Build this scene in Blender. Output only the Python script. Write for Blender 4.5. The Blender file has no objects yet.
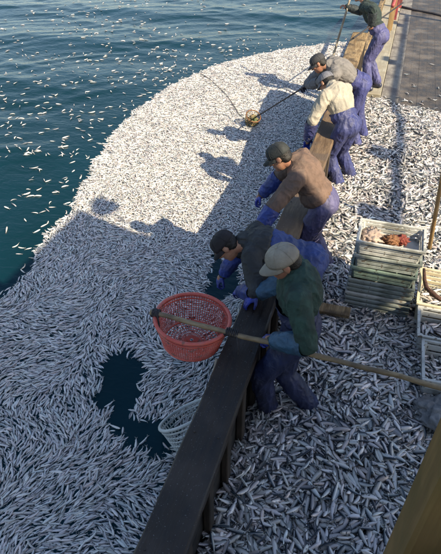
import bpy, bmesh, math, random
import numpy as np
from mathutils import Vector, Matrix, Quaternion, noise
random.seed(7); rng = np.random.default_rng(11)
scene = bpy.context.scene
COL = scene.collection
# The world is laid out in the boat's frame: +Y runs forward along the bulwark, -X is the open sea, z = 0 is the deck.
# ------------------------------------------------------------------ camera
CAM_Z = 3.25; PITCH = math.radians(38.32); YAW = math.radians(17.74); FPX = 520.0
cam_d = bpy.data.cameras.new('camera'); cam = bpy.data.objects.new('camera', cam_d); COL.objects.link(cam)
cam.location = (0, 0, CAM_Z)
cam.rotation_euler = (math.pi/2 - PITCH, 0, YAW)
cam_d.sensor_fit = 'VERTICAL'; cam_d.sensor_height = 24.0; cam_d.lens = 24.0*FPX/554.0
cam_d.clip_start = 0.02; cam_d.clip_end = 2000
scene.camera = cam
# ------------------------------------------------------------------ sky, sun, exposure
SUN_TO = Vector((1.13, -0.57, 1.0)).normalized()          # towards the sun
w = bpy.data.worlds.new('World'); scene.world = w; w.use_nodes = True
nt = w.node_tree; nt.nodes.clear()
sky = nt.nodes.new('ShaderNodeTexSky'); sky.sky_type = 'NISHITA'; sky.sun_disc = False
sky.sun_elevation = math.asin(SUN_TO.z); sky.sun_rotation = math.atan2(SUN_TO.x, SUN_TO.y)
sky.air_density = 1.0; sky.dust_density = .8; sky.ozone_density = .5
bg = nt.nodes.new('ShaderNodeBackground'); bg.inputs['Strength'].default_value = 0.118
wo = nt.nodes.new('ShaderNodeOutputWorld')
nt.links.new(sky.outputs[0], bg.inputs[0]); nt.links.new(bg.outputs[0], wo.inputs[0])
sd = bpy.data.lights.new('sun', 'SUN'); sd.energy = 5.0; sd.angle = math.radians(0.55); sd.color = (1.0, 0.86, 0.62)
sun = bpy.data.objects.new('sun', sd); COL.objects.link(sun)
sun.rotation_euler = (-SUN_TO).to_track_quat('-Z', 'Y').to_euler()
sun.location = SUN_TO*30
vs = scene.view_settings
vs.view_transform = 'Standard'; vs.look = 'None'; vs.gamma = 1.0; vs.exposure = 0.74
try: vs.use_curve_mapping = False
except Exception: pass

# ------------------------------------------------------------------ helpers
def proj(p):
    """pixel in the 441x554 photograph of a world point (used only to sort what is in view)"""
    q = cam_inv @ Vector(p)
    if q.z > -0.01: return (-999, -999, 1e9)
    return (220.5 + FPX*q.x/-q.z, 277 - FPX*q.y/-q.z, -q.z)
cam_inv = (Matrix.Translation(cam.location) @ cam.rotation_euler.to_matrix().to_4x4()).inverted()

def tag(o, label=None, cat=None, group=None, kind=None):
    if label: o['label'] = label
    if cat: o['category'] = cat
    if group: o['group'] = group
    if kind: o['kind'] = kind
    return o
def link(name, me, mat=None, parent=None, smooth=False):
    o = bpy.data.objects.new(name, me); COL.objects.link(o)
    if mat is not None and len(me.materials) == 0: me.materials.append(mat)
    if parent: o.parent = parent
    if smooth:
        me.polygons.foreach_set('use_smooth', [True]*len(me.polygons))
    return o
def empty(name, loc=(0, 0, 0), rz=0):
    o = bpy.data.objects.new(name, None); COL.objects.link(o)
    o.location = loc; o.rotation_euler = (0, 0, rz); o.empty_display_size = 0.1
    return o
class MB:
    """collects shapes into one bmesh"""
    def __init__(s): s.bm = bmesh.new()
    def box(s, lo, hi, bevel=0.0, mat=None):
        lo = Vector(lo); hi = Vector(hi); c = (lo+hi)/2; d = hi-lo
        r = bmesh.ops.create_cube(s.bm, size=1.0, matrix=Matrix.Translation(c) @ Matrix.Diagonal((d.x, d.y, d.z, 1)))
        vs_ = r['verts']
        if bevel > 0:
            es = list({e for v in vs_ for e in v.link_edges})
            bmesh.ops.bevel(s.bm, geom=es, offset=bevel, segments=1, affect='EDGES', profile=0.5)
        return s
    def obox(s, M, d, bevel=0.0):
        r = bmesh.ops.create_cube(s.bm, size=1.0, matrix=M @ Matrix.Diagonal((d[0], d[1], d[2], 1)))
        if bevel > 0:
            es = list({e for v in r['verts'] for e in v.link_edges})
            bmesh.ops.bevel(s.bm, geom=es, offset=bevel, segments=1, affect='EDGES', profile=0.5)
        return s
    def tube(s, pts, rad, n=10, closed=False, cap=True):
        pts = [Vector(p) for p in pts]; m = len(pts)
        if not hasattr(rad, '__len__'): rad = [rad]*m
        up = None; rings = []
        for i, p in enumerate(pts):
            if closed: t = pts[(i+1) % m]-pts[i-1]
            else: t = pts[min(i+1, m-1)]-pts[max(i-1, 0)]
            t.normalize()
            if up is None:
                up = Vector((0, 0, 1)) if abs(t.z) < 0.9 else Vector((1, 0, 0))
            b = t.cross(up).normalized(); up = b.cross(t).normalized()
            rings.append([s.bm.verts.new(p + rad[i]*(math.cos(a)*b + math.sin(a)*up)) for a in [2*math.pi*k/n for k in range(n)]])
        rr = range(m if closed else m-1)
        for i in rr:
            A = rings[i]; B = rings[(i+1) % m]
            for k in range(n):
                s.bm.faces.new((A[k], A[(k+1) % n], B[(k+1) % n], B[k]))
        if cap and not closed:
            s.bm.faces.new(rings[0][::-1]); s.bm.faces.new(rings[-1])
        return s
    def ell(s, M, r, u=14, v=10):
        """ellipsoid with radii r in frame M"""
        Q = M @ Matrix.Diagonal((r[0], r[1], r[2], 1)); nv = s.bm.verts.new; nf = s.bm.faces.new
        rows = [[nv(Q @ Vector((math.sin(math.pi*j/v)*math.cos(2*math.pi*i/u), math.sin(math.pi*j/v)*math.sin(2*math.pi*i/u), math.cos(math.pi*j/v)))) for i in range(u)] for j in range(1, v)]
        a = nv(Q @ Vector((0, 0, 1))); b = nv(Q @ Vector((0, 0, -1)))
        for i in range(u):
            k = (i+1) % u
            nf((a, rows[0][i], rows[0][k])); nf((b, rows[-1][k], rows[-1][i]))
            for j in range(v-2): nf((rows[j][i], rows[j+1][i], rows[j+1][k], rows[j][k]))
        return s
    def cap2(s, a, b, ra, rb, n=14):
        """tapered capsule"""
        a = Vector(a); b = Vector(b)
        s.ell(Matrix.Translation(a), (ra, ra, ra), n, 8); s.ell(Matrix.Translation(b), (rb, rb, rb), n, 8)
        if (b-a).length > 1e-4: s.tube([a, b], [ra, rb], n)
        return s
    def chain(s, pts, rads, n=14):
        for i in range(len(pts)-1): s.cap2(pts[i], pts[i+1], rads[i], rads[i+1], n)
        return s
    def mesh(s, name):
        me = bpy.data.meshes.new(name)
        bmesh.ops.recalc_face_normals(s.bm, faces=s.bm.faces[:])
        s.bm.to_mesh(me); s.bm.free(); return me
    def build(s, name, mat, parent=None, smooth=False):
        return link(name, s.mesh(name), mat, parent, smooth)
def remeshed(mb, name, voxel, smooth_it=4, fac=0.5):
    """union of overlapping closed shapes as one continuous skin"""
    me = mb.mesh(name + '_src')
    o = bpy.data.objects.new('tmp', me); COL.objects.link(o)
    m = o.modifiers.new('r', 'REMESH'); m.mode = 'VOXEL'; m.voxel_size = voxel; m.use_smooth_shade = True
    if smooth_it:
        k = o.modifiers.new('s', 'SMOOTH'); k.iterations = smooth_it; k.factor = fac
    dg = bpy.context.evaluated_depsgraph_get()
    out = bpy.data.meshes.new_from_object(o.evaluated_get(dg)); out.name = name
    bpy.data.objects.remove(o); bpy.data.meshes.remove(me)
    return out
def verts_np(me):
    a = np.empty(len(me.vertices)*3, np.float32); me.vertices.foreach_get('co', a); return a.reshape(-1, 3)
def set_verts(me, a):
    me.vertices.foreach_set('co', a.astype(np.float32).ravel()); me.update()
def normals_np(me):
    a = np.empty(len(me.vertices)*3, np.float32); me.vertex_normals.foreach_get('vector', a); return a.reshape(-1, 3)
def crumple(me, amp, freq, seed=0.0, stretch=(1, 1, 1), R=None):
    """cloth folds: warped sharp ridges along the normals"""
    v = verts_np(me); n = normals_np(me)
    d = np.empty(len(v), np.float32); N_ = noise.noise
    for i, p in enumerate(v if R is None else v@np.array(R)):
        q = Vector((p[0]*freq*stretch[0]+seed, p[1]*freq*stretch[1], p[2]*freq*stretch[2]))
        wv = N_(q*.6+Vector((3, 9, 2)))
        q = q+Vector((wv, -wv, wv*.7))*1.1
        a = max(0, 1-abs(N_(q))*2.4); b = max(0, 1-abs(N_(q*2.4+Vector((7, 3, 1))))*2.2)
        d[i] = a*a*1.0 + .42*b*b - .42
    set_verts(me, v + n*(d*amp)[:, None])

# ------------------------------------------------------------------ materials
def M_(name):
    m = bpy.data.materials.new(name); m.use_nodes = True
    return m, m.node_tree, m.node_tree.nodes['Principled BSDF']
def noise_mat(name, c1, c2, scale=8, rough=0.7, bump=0.3, bscale=40, stretch=(1, 1, 1), spec=0.5, c3=None, s3=2.0, metallic=0.0, bdist=0.01, coat=0.0, r2=None, detail=6, lo=0.35, hi=0.65):
    m, t, p = M_(name)
    tc = t.nodes.new('ShaderNodeTexCoord'); mp = t.nodes.new('ShaderNodeMapping'); mp.inputs['Scale'].default_value = stretch
    t.links.new(tc.outputs['Object'], mp.inputs[0])
    n = t.nodes.new('ShaderNodeTexNoise'); n.inputs['Scale'].default_value = scale; n.inputs['Detail'].default_value = detail; n.inputs['Roughness'].default_value = 0.65
    t.links.new(mp.outputs[0], n.inputs['Vector'])
    r = t.nodes.new('ShaderNodeValToRGB'); r.color_ramp.elements[0].position = lo; r.color_ramp.elements[1].position = hi
    r.color_ramp.elements[0].color = (*c1, 1); r.color_ramp.elements[1].color = (*c2, 1)
    t.links.new(n.outputs['Fac'], r.inputs[0]); col = r.outputs[0]
    if c3:
        n3 = t.nodes.new('ShaderNodeTexNoise'); n3.inputs['Scale'].default_value = s3; n3.inputs['Detail'].default_value = 5
        t.links.new(tc.outputs['Object'], n3.inputs['Vector'])
        r3 = t.nodes.new('ShaderNodeValToRGB'); r3.color_ramp.elements[0].position = 0.48; r3.color_ramp.elements[1].position = 0.62
        mx = t.nodes.new('ShaderNodeMixRGB'); t.links.new(n3.outputs['Fac'], r3.inputs[0]); t.links.new(r3.outputs[0], mx.inputs[0])
        t.links.new(col, mx.inputs[1]); mx.inputs[2].default_value = (*c3, 1); col = mx.outputs[0]
    t.links.new(col, p.inputs['Base Color'])
    if r2 is not None:
        mr = t.nodes.new('ShaderNodeMapRange'); mr.inputs[3].default_value = rough; mr.inputs[4].default_value = r2
        mr.inputs[1].default_value = 0.35; mr.inputs[2].default_value = 0.65
        t.links.new(n.outputs['Fac'], mr.inputs[0]); t.links.new(mr.outputs[0], p.inputs['Roughness'])
    else: p.inputs['Roughness'].default_value = rough
    p.inputs['Specular IOR Level'].default_value = spec; p.inputs['Metallic'].default_value = metallic
    p.inputs['Coat Weight'].default_value = coat; p.inputs['Coat Roughness'].default_value = 0.15
    if bump:
        nb = t.nodes.new('ShaderNodeTexNoise'); nb.inputs['Scale'].default_value = bscale; nb.inputs['Detail'].default_value = 5
        t.links.new(mp.outputs[0], nb.inputs['Vector'])
        b = t.nodes.new('ShaderNodeBump'); b.inputs['Strength'].default_value = bump; b.inputs['Distance'].default_value = bdist
        t.links.new(nb.outputs['Fac'], b.inputs['Height']); t.links.new(b.outputs[0], p.inputs['Normal'])
    return m
MAT = {}
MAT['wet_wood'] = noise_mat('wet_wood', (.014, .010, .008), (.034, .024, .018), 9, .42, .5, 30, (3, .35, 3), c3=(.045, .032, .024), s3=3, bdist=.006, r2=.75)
MAT['rail_wood'] = noise_mat('rail_wood', (.10, .062, .035), (.23, .155, .09), 9, .65, .6, 30, (3, .35, 3), c3=(.12, .085, .06), s3=4, bdist=.008)
MAT['rail_old'] = noise_mat('rail_old', (.16, .10, .045), (.36, .26, .14), 10, .75, .8, 26, (3, .4, 3), c3=(.10, .07, .04), s3=6, bdist=.01)
MAT['hull'] = noise_mat('hull', (.012, .012, .013), (.04, .035, .03), 5, .55, .4, 20, (1, .4, 1), bdist=.01)
MAT['stanchion'] = noise_mat('stanchion', (.02, .016, .013), (.06, .045, .035), 8, .7, .5, 30, (2, 2, .4), bdist=.006)
MAT['deck'] = noise_mat('deck', (.17, .155, .135), (.31, .285, .25), 6, .7, .6, 30, (1.5, .6, 1), c3=(.13, .115, .108), s3=2.4, bdist=.01)
MAT['deck_wet'] = noise_mat('deck_wet', (.036, .031, .027), (.095, .080, .070), 5, .4, .8, 24, (1.3, .9, 1), c3=(.14, .118, .098), s3=1.7, bdist=.01, r2=.7)
MAT['gunwale'] = noise_mat('gunwale', (.26, .235, .175), (.42, .385, .30), 5, .75, .4, 30, (3, .4, 3), c3=(.30, .26, .19), s3=3, bdist=.006)
MAT['post_wood'] = noise_mat('post_wood', (.17, .098, .030), (.30, .18, .060), 3.0, .55, .35, 20, (4, 4, .25), c3=(.16, .105, .030), s3=2.0, bdist=.006)
MAT['bamboo'] = noise_mat('bamboo', (.20, .135, .07), (.36, .27, .155), 12, .55, .3, 40, (1, 3, 3), c3=(.14, .10, .06), s3=5)
MAT['pale_pole'] = noise_mat('pale_pole', (.30, .25, .18), (.52, .45, .34), 12, .6, .3, 40, c3=(.25, .2, .14), s3=6)
MAT['red_plastic'] = noise_mat('red_plastic', (.55, .085, .06), (.70, .15, .11), 6, .4, .1, 60, c3=(.55, .16, .13), s3=9)
MAT['white_plastic'] = noise_mat('white_plastic', (.50, .52, .50), (.66, .68, .66), 6, .4, .1, 60, c3=(.40, .44, .42), s3=6)
MAT['crate_grey'] = noise_mat('crate_grey', (.26, .29, .27), (.38, .41, .385), 6, .45, .15, 60, c3=(.14, .16, .14), s3=5)
MAT['crate_green'] = noise_mat('crate_green', (.16, .23, .19), (.25, .33, .27), 6, .45, .15, 60, c3=(.10, .13, .11), s3=5)
MAT['crate_pale'] = noise_mat('crate_pale', (.50, .50, .46), (.64, .64, .60), 6, .45, .15, 60, c3=(.28, .28, .25), s3=5)
MAT['cream_plastic'] = noise_mat('cream_plastic', (.58, .50, .34), (.74, .66, .48), 6, .45, .15, 60, c3=(.48, .41, .28), s3=5)
MAT['sack'] = noise_mat('sack', (.20, .195, .19), (.34, .33, .32), 10, .7, .5, 90, c3=(.15, .145, .14), s3=5)
MAT['rope_dark'] = noise_mat('rope_dark', (.02, .02, .025), (.06, .055, .06), 40, .8, .6, 120)
MAT['rope_brown'] = noise_mat('rope_brown', (.05, .02, .015), (.12, .06, .04), 40, .8, .6, 120)
MAT['rag_pink'] = noise_mat('rag_pink', (.33, .24, .19), (.46, .37, .31), 10, .85, .4, 60)
MAT['rag_red'] = noise_mat('rag_red', (.15, .03, .022), (.23, .05, .036), 10, .8, .4, 60)
MAT['rag_brown'] = noise_mat('rag_brown', (.14, .06, .025), (.28, .13, .06), 25, .7, .7, 60)
MAT['net_tan'] = noise_mat('net_tan', (.12, .085, .045), (.30, .23, .12), 30, .8, .5, 80, c3=(.10, .14, .06), s3=14)
MAT['red_paint'] = noise_mat('red_paint', (.28, .045, .05), (.42, .08, .08), 9, .5, .3, 50, c3=(.16, .05, .045), s3=5)
MAT['stake_wood'] = noise_mat('stake_wood', (.22, .13, .05), (.38, .25, .11), 9, .7, .5, 40, (3, 3, .4))
MAT['house_white'] = noise_mat('house_white', (.58, .58, .55), (.70, .70, .67), 4, .5, .2, 20, c3=(.46, .44, .40), s3=2)
MAT['steel'] = noise_mat('steel', (.16, .15, .14), (.28, .27, .26), 6, .5, .3, 30, c3=(.20, .11, .06), s3=4)
MAT['glass_dark'] = noise_mat('glass_dark', (.01, .013, .016), (.015, .018, .022), 4, .08, 0)
MAT['skin'] = noise_mat('skin', (.33, .165, .10), (.43, .225, .14), 14, .5, .2, 90, c3=(.37, .16, .10), s3=18)
MAT['hair'] = noise_mat('hair', (.008, .007, .006), (.022, .018, .015), 60, .5, .6, 140)
MAT['eye'] = noise_mat('eye', (.015, .01, .008), (.02, .015, .01), 10, .1, 0)
def speckle(m, col, scale, thr):
    """dried fish scales stuck to the surface"""
    t = m.node_tree; p = t.nodes['Principled BSDF']; src = p.inputs['Base Color'].links[0].from_socket
    tc = t.nodes.new('ShaderNodeTexCoord'); n = t.nodes.new('ShaderNodeTexNoise'); n.inputs['Scale'].default_value = scale; n.inputs['Detail'].default_value = 2
    t.links.new(tc.outputs['Object'], n.inputs['Vector'])
    r = t.nodes.new('ShaderNodeValToRGB'); r.color_ramp.elements[0].position = thr; r.color_ramp.elements[1].position = thr+.03
    t.links.new(n.outputs['Fac'], r.inputs[0]); mx = t.nodes.new('ShaderNodeMixRGB'); mx.inputs[2].default_value = (*col, 1)
    t.links.new(r.outputs[0], mx.inputs[0]); t.links.new(src, mx.inputs[1]); t.links.new(mx.outputs[0], p.inputs['Base Color'])
speckle(MAT['wet_wood'], (.16, .16, .155), 130, .69); speckle(MAT['rail_wood'], (.40, .37, .32), 120, .70)
speckle(MAT['crate_grey'], (.13, .11, .085), 26, .62); speckle(MAT['crate_pale'], (.20, .17, .13), 26, .63); speckle(MAT['crate_green'], (.08, .08, .06), 26, .62)
speckle(MAT['red_plastic'], (.30, .11, .08), 30, .62)
def cloth(name, c, var=.25, rough=.8, s3=7, sheen=0.0):
    a = tuple(x*(1-var) for x in c); b = tuple(min(1, x*(1+var)) for x in c); g_ = sum(c)/3
    d = tuple((x*.8+g_*.2)*(1-.9*var) for x in c)
    m = noise_mat(name, a, b, 12, rough, .45, 60, c3=d, s3=s3, bdist=.004)
    t = m.node_tree; p = t.nodes['Principled BSDF']; bp0 = p.inputs['Normal'].links[0].from_node
    tc = t.nodes.new('ShaderNodeTexCoord'); w1 = t.nodes.new('ShaderNodeTexNoise'); w1.inputs['Scale'].default_value = 17; w1.inputs['Detail'].default_value = 3; w1.inputs['Distortion'].default_value = 2.2
    try: w1.noise_type = 'RIDGED_MULTIFRACTAL'
    except Exception: pass
    t.links.new(tc.outputs['Object'], w1.inputs['Vector'])
    b2 = t.nodes.new('ShaderNodeBump'); b2.inputs['Strength'].default_value = .38; b2.inputs['Distance'].default_value = .012
    t.links.new(w1.outputs['Fac'], b2.inputs['Height']); t.links.new(b2.outputs[0], bp0.inputs['Normal'])
    return m

# ------------------------------------------------------------------ water
WZ = -0.35
def smooth01(x): x = np.clip(x, 0, 1); return x*x*(3-2*x)
# outline of the floating raft of fish, seen from above
RAFT = [(-0.74, -1.2), (-3.05, -1.2), (-3.2, 0.6), (-3.28, 1.8), (-3.42, 2.7), (-3.5, 3.3), (-3.52, 3.9), (-3.72, 4.5), (-3.72, 5.0), (-3.86, 5.5), (-4.12, 6.4), (-4.35, 7.4), (-4.45, 8.4), (-4.42, 9.5),
        (-4.28, 10.6), (-4.0, 11.6), (-3.45, 12.6), (-2.8, 13.5), (-1.95, 14.3), (-1.3, 14.8), (-0.74, 15.0)]
HOLES = [[(-1.99, 2.59), (-2.06, 2.86), (-1.88, 3.01), (-1.72, 2.94), (-1.60, 2.76), (-1.56, 2.56), (-1.50, 2.38), (-1.30, 2.36), (-1.12, 2.42), (-1.05, 2.2), (-1.14, 2.02), (-1.32, 1.97), (-1.51, 2.05), (-1.72, 2.26), (-1.88, 2.42)],
         [(-1.64, 4.55), (-1.54, 4.73), (-1.26, 4.67), (-1.06, 4.12), (-1.22, 3.92), (-1.41, 3.93), (-1.53, 4.23)]]
def poly_dist(P, poly):
    """signed distance of points to a polygon, positive inside"""
    P = np.asarray(P, float); pl = np.array(poly, float); n = len(pl)
    d = np.full(len(P), 1e9); ins = np.zeros(len(P), bool)
    for i in range(n):
        a = pl[i]; b = pl[(i+1) % n]; ab = b-a
        t = np.clip(((P-a)@ab)/(ab@ab), 0, 1)
        d = np.minimum(d, np.linalg.norm(P-(a+t[:, None]*ab), axis=1))
        c = ((a[1] > P[:, 1]) != (b[1] > P[:, 1]))
        with np.errstate(divide='ignore', invalid='ignore'):
            xi = (b[0]-a[0])*(P[:, 1]-a[1])/(b[1]-a[1])+a[0]
        ins ^= c & (P[:, 0] < xi)
    return np.where(ins, d, -d)
def wave_h(x, y):
    h = np.zeros_like(x)
    for (amp, lam, ang, ph) in [(.040, 3.6, 100, .3), (.024, 1.9, 78, 1.1), (.018, 1.3, 118, 2.0), (.008, .75, 60, .7), (.006, .55, 135, 3.1), (.003, .36, 92, 1.9), (.002, .27, 40, .2)]:
        k = 2*math.pi/lam; a = math.radians(ang)
        u = x*math.cos(a)+y*math.sin(a) + .22*np.sin(.9*x+1.3*y+ph)+.12*np.sin(2.1*x-1.7*y)
        h += amp*(1-2*np.abs(np.sin(k*u/2+ph)))*.7+amp*.3*np.sin(k*u+ph)
    return h
def sea_damp(x, y):
    d = poly_dist(np.stack([x, y], 1), RAFT)
    return smooth01((-d)/1.6)*.9 + .02
xs = np.concatenate([np.linspace(-60, -17, 40), np.arange(-16.9, -0.55, .085)])
ys = np.concatenate([np.arange(-4, 24, .085), np.linspace(24.2, 80, 60)])
gx, gy = np.meshgrid(xs, ys); fx = gx.ravel(); fy = gy.ravel()
fz = WZ + wave_h(fx, fy)*sea_damp(fx, fy)
nx, ny = len(xs), len(ys)
idx = np.arange(nx*ny).reshape(ny, nx)
quads = np.stack([idx[:-1, :-1], idx[:-1, 1:], idx[1:, 1:], idx[1:, :-1]], -1).reshape(-1, 4)
me = bpy.data.meshes.new('sea')
me.vertices.add(nx*ny); me.vertices.foreach_set('co', np.stack([fx, fy, fz], 1).astype(np.float32).ravel())
me.loops.add(quads.size); me.loops.foreach_set('vertex_index', quads.ravel().astype(np.int32))
me.polygons.add(len(quads)); me.polygons.foreach_set('loop_start', np.arange(0, quads.size, 4, dtype=np.int32)); me.polygons.foreach_set('loop_total', np.full(len(quads), 4, np.int32))
me.update(); me.validate()
m, t, p = M_('sea_water')
p.inputs['Roughness'].default_value = .09; p.inputs['IOR'].default_value = 1.333; p.inputs['Specular IOR Level'].default_value = .25
tc = t.nodes.new('ShaderNodeTexCoord')
nn = t.nodes.new('ShaderNodeTexNoise'); nn.inputs['Scale'].default_value = .5; nn.inputs['Detail'].default_value = 3
t.links.new(tc.outputs['Object'], nn.inputs['Vector'])
cr = t.nodes.new('ShaderNodeValToRGB'); cr.color_ramp.elements[0].position = .3; cr.color_ramp.elements[1].position = .75
cr.color_ramp.elements[0].color = (.0024, .024, .032, 1); cr.color_ramp.elements[1].color = (.0034, .033, .049, 1)
t.links.new(nn.outputs['Fac'], cr.inputs[0]); t.links.new(cr.outputs[0], p.inputs['Base Color'])
mp = t.nodes.new('ShaderNodeMapping'); mp.inputs['Scale'].default_value = (1, 1.8, 1); mp.inputs['Rotation'].default_value = (0, 0, .25)
t.links.new(tc.outputs['Object'], mp.inputs[0])
nb = t.nodes.new('ShaderNodeTexNoise'); nb.inputs['Scale'].default_value = 5; nb.inputs['Detail'].default_value = 4; nb.inputs['Distortion'].default_value = .6
t.links.new(mp.outputs[0], nb.inputs['Vector'])
bp = t.nodes.new('ShaderNodeBump'); bp.inputs['Strength'].default_value = .3; bp.inputs['Distance'].default_value = .035
t.links.new(nb.outputs['Fac'], bp.inputs['Height']); t.links.new(bp.outputs[0], p.inputs['Normal'])
sea = link('sea', me, m, smooth=True); tag(sea, kind='structure')

# ------------------------------------------------------------------ deck, planks, gunwale
deck = MB().box((-.60, -4, -.12), (9, 24, -.03)).build('deck', MAT['stanchion']); tag(deck, kind='structure')
x = -.10; k = 0
widths = [.155, .15, .16, .15, .155, .16, .15, .155, .15, .16]
for wd in widths:
    y = 6.0 - (k % 3)*.9
    while y < 22:
        y2 = min(y + 3.6 + .5*((k*7) % 3), 22.4)
        pm = MAT['deck'] if x < .12 else MAT['deck_wet']
        MB().box((x+.0004, y+.0004, -.03), (x+wd-.0004, y2-.0004, random.uniform(-.002, .002)), .0015).build('plank', pm, deck)
        y = y2
    x += wd; k += 1
MB().box((x+.004, -4, -.03), (9, 22, -.001)).build('plank_field', MAT['deck_wet'], deck)
MB().box((-.585, -4, -.03), (x, 3.0, -.005)).build('plank_field', MAT['stanchion'], deck)
for y0, y1 in ((9.75, 12.6), (12.61, 16.0), (16.01, 21.5)):
    MB().box((-.60, y0, -.03), (-.11, y1, .045), .01).build('waterway_plank', MAT['gunwale'], deck)
gw = MB().box((-.72, 9.76, -.5), (-.603, 22, .16), .012).build('low_gunwale', MAT['rail_old'])
tag(gw, 'low worn wooden gunwale edging the far deck beside open water', 'gunwale')

# ------------------------------------------------------------------ bulwark: cap planks, stanchions, side boards
def sheer(y): return .75 + .30*float(smooth01(np.array((y-5.6)/4.2)))
bul = empty('bulwark', (-.6, 4, 0))
tag(bul, 'dark timber bulwark rail running between the deck and the sea', 'bulwark')
bul_off = Vector((-.6, 4, 0))
def local(o): o.parent = bul; o.matrix_parent_inverse = Matrix.Translation(-bul_off); return o
def cap_plank(y0, y1, mat, dz=0, xo=0, wd=.232, seed=0):
    n = max(2, int((y1-y0)/.045)); bm = bmesh.new(); rings = []
    for i in range(n+1):
        y = y0+(y1-y0)*i/n; z = sheer(y)+dz
        j = lambda k: .005*noise.noise(Vector((y*3+seed, k*5.1, 1.3)))+.006*min(0, noise.noise(Vector((y*11+seed, k*3.3, 4.0)))+.15)
        c = [(-.72+xo+j(0), z-.055), (-.72+xo+j(1), z-.008), (-.71+xo+j(2), z+j(3)), (-.60, z+.003+j(4)), (-.72+xo+wd-.01+j(5), z+j(6)), (-.72+xo+wd+j(7), z-.008), (-.72+xo+wd+j(8), z-.055)]
        rings.append([bm.verts.new((a, y, b)) for a, b in c])
    for i in range(n):
        A, B = rings[i], rings[i+1]
        for q in range(7): bm.faces.new((A[q], B[q], B[(q+1) % 7], A[(q+1) % 7]))
    bm.faces.new(rings[0]); bm.faces.new(rings[-1][::-1])
    bmesh.ops.recalc_face_normals(bm, faces=bm.faces[:])
    me = bpy.data.meshes.new('cap_plank'); bm.to_mesh(me); bm.free()
    return local(link('cap_plank', me, mat))
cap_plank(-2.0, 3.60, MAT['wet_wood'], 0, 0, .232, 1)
cap_plank(3.606, 6.70, MAT['rail_wood'], .004, .002, .228, 5)
cap_plank(6.706, 9.70, MAT['rail_old'], .002, -.03, .25, 9)
for y in [.31+.67*i+.03*math.sin(i*5.1) for i in range(14)]:
    for xx in (-.675, -.535):
        b = MB().tube([(xx, y, sheer(y)-.01), (xx, y, sheer(y)+.0065)], [.008, .006], 8).build('bolt', MAT['stanchion']); local(b)
for i in range(32):
    y = -.6 + i*.335
    if y > 9.6: break
    z = sheer(y)-.057
    b = MB().box((-.545, y-.035, -.03), (-.500, y+.035, z), .006).build('stanchion', MAT['stanchion']); local(b)
def side_board(z0f, z1f, mat, x0, x1):
    bm = bmesh.new(); rings = []
    n = 40
    for i in range(n+1):
        y = -2+11.7*i/n; s_ = sheer(y)/.75
        rings.append([bm.verts.new(v) for v in ((x0, y, z0f*s_), (x1, y, z0f*s_), (x1, y, z1f*s_), (x0, y, z1f*s_))])
    for i in range(n):
        A, B = rings[i], rings[i+1]
        for q in range(4): bm.faces.new((A[q], B[q], B[(q+1) % 4], A[(q+1) % 4]))
    bm.faces.new(rings[0]); bm.faces.new(rings[-1][::-1]); bmesh.ops.recalc_face_normals(bm, faces=bm.faces[:])
    me = bpy.data.meshes.new('side_board'); bm.to_mesh(me); bm.free()
    return local(link('side_board', me, mat))
zz = -.03
for kz in range(4):
    side_board(zz+.003, zz+.178, MAT['hull'], -.705+.002*(kz % 2), -.548); zz += .18
hull = MB().box((-.712, -4, -1.4), (-.61, 22, -.032)).build('hull_side', MAT['hull']); tag(hull, 'black planked hull side of the boat standing in the water', 'hull')

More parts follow.
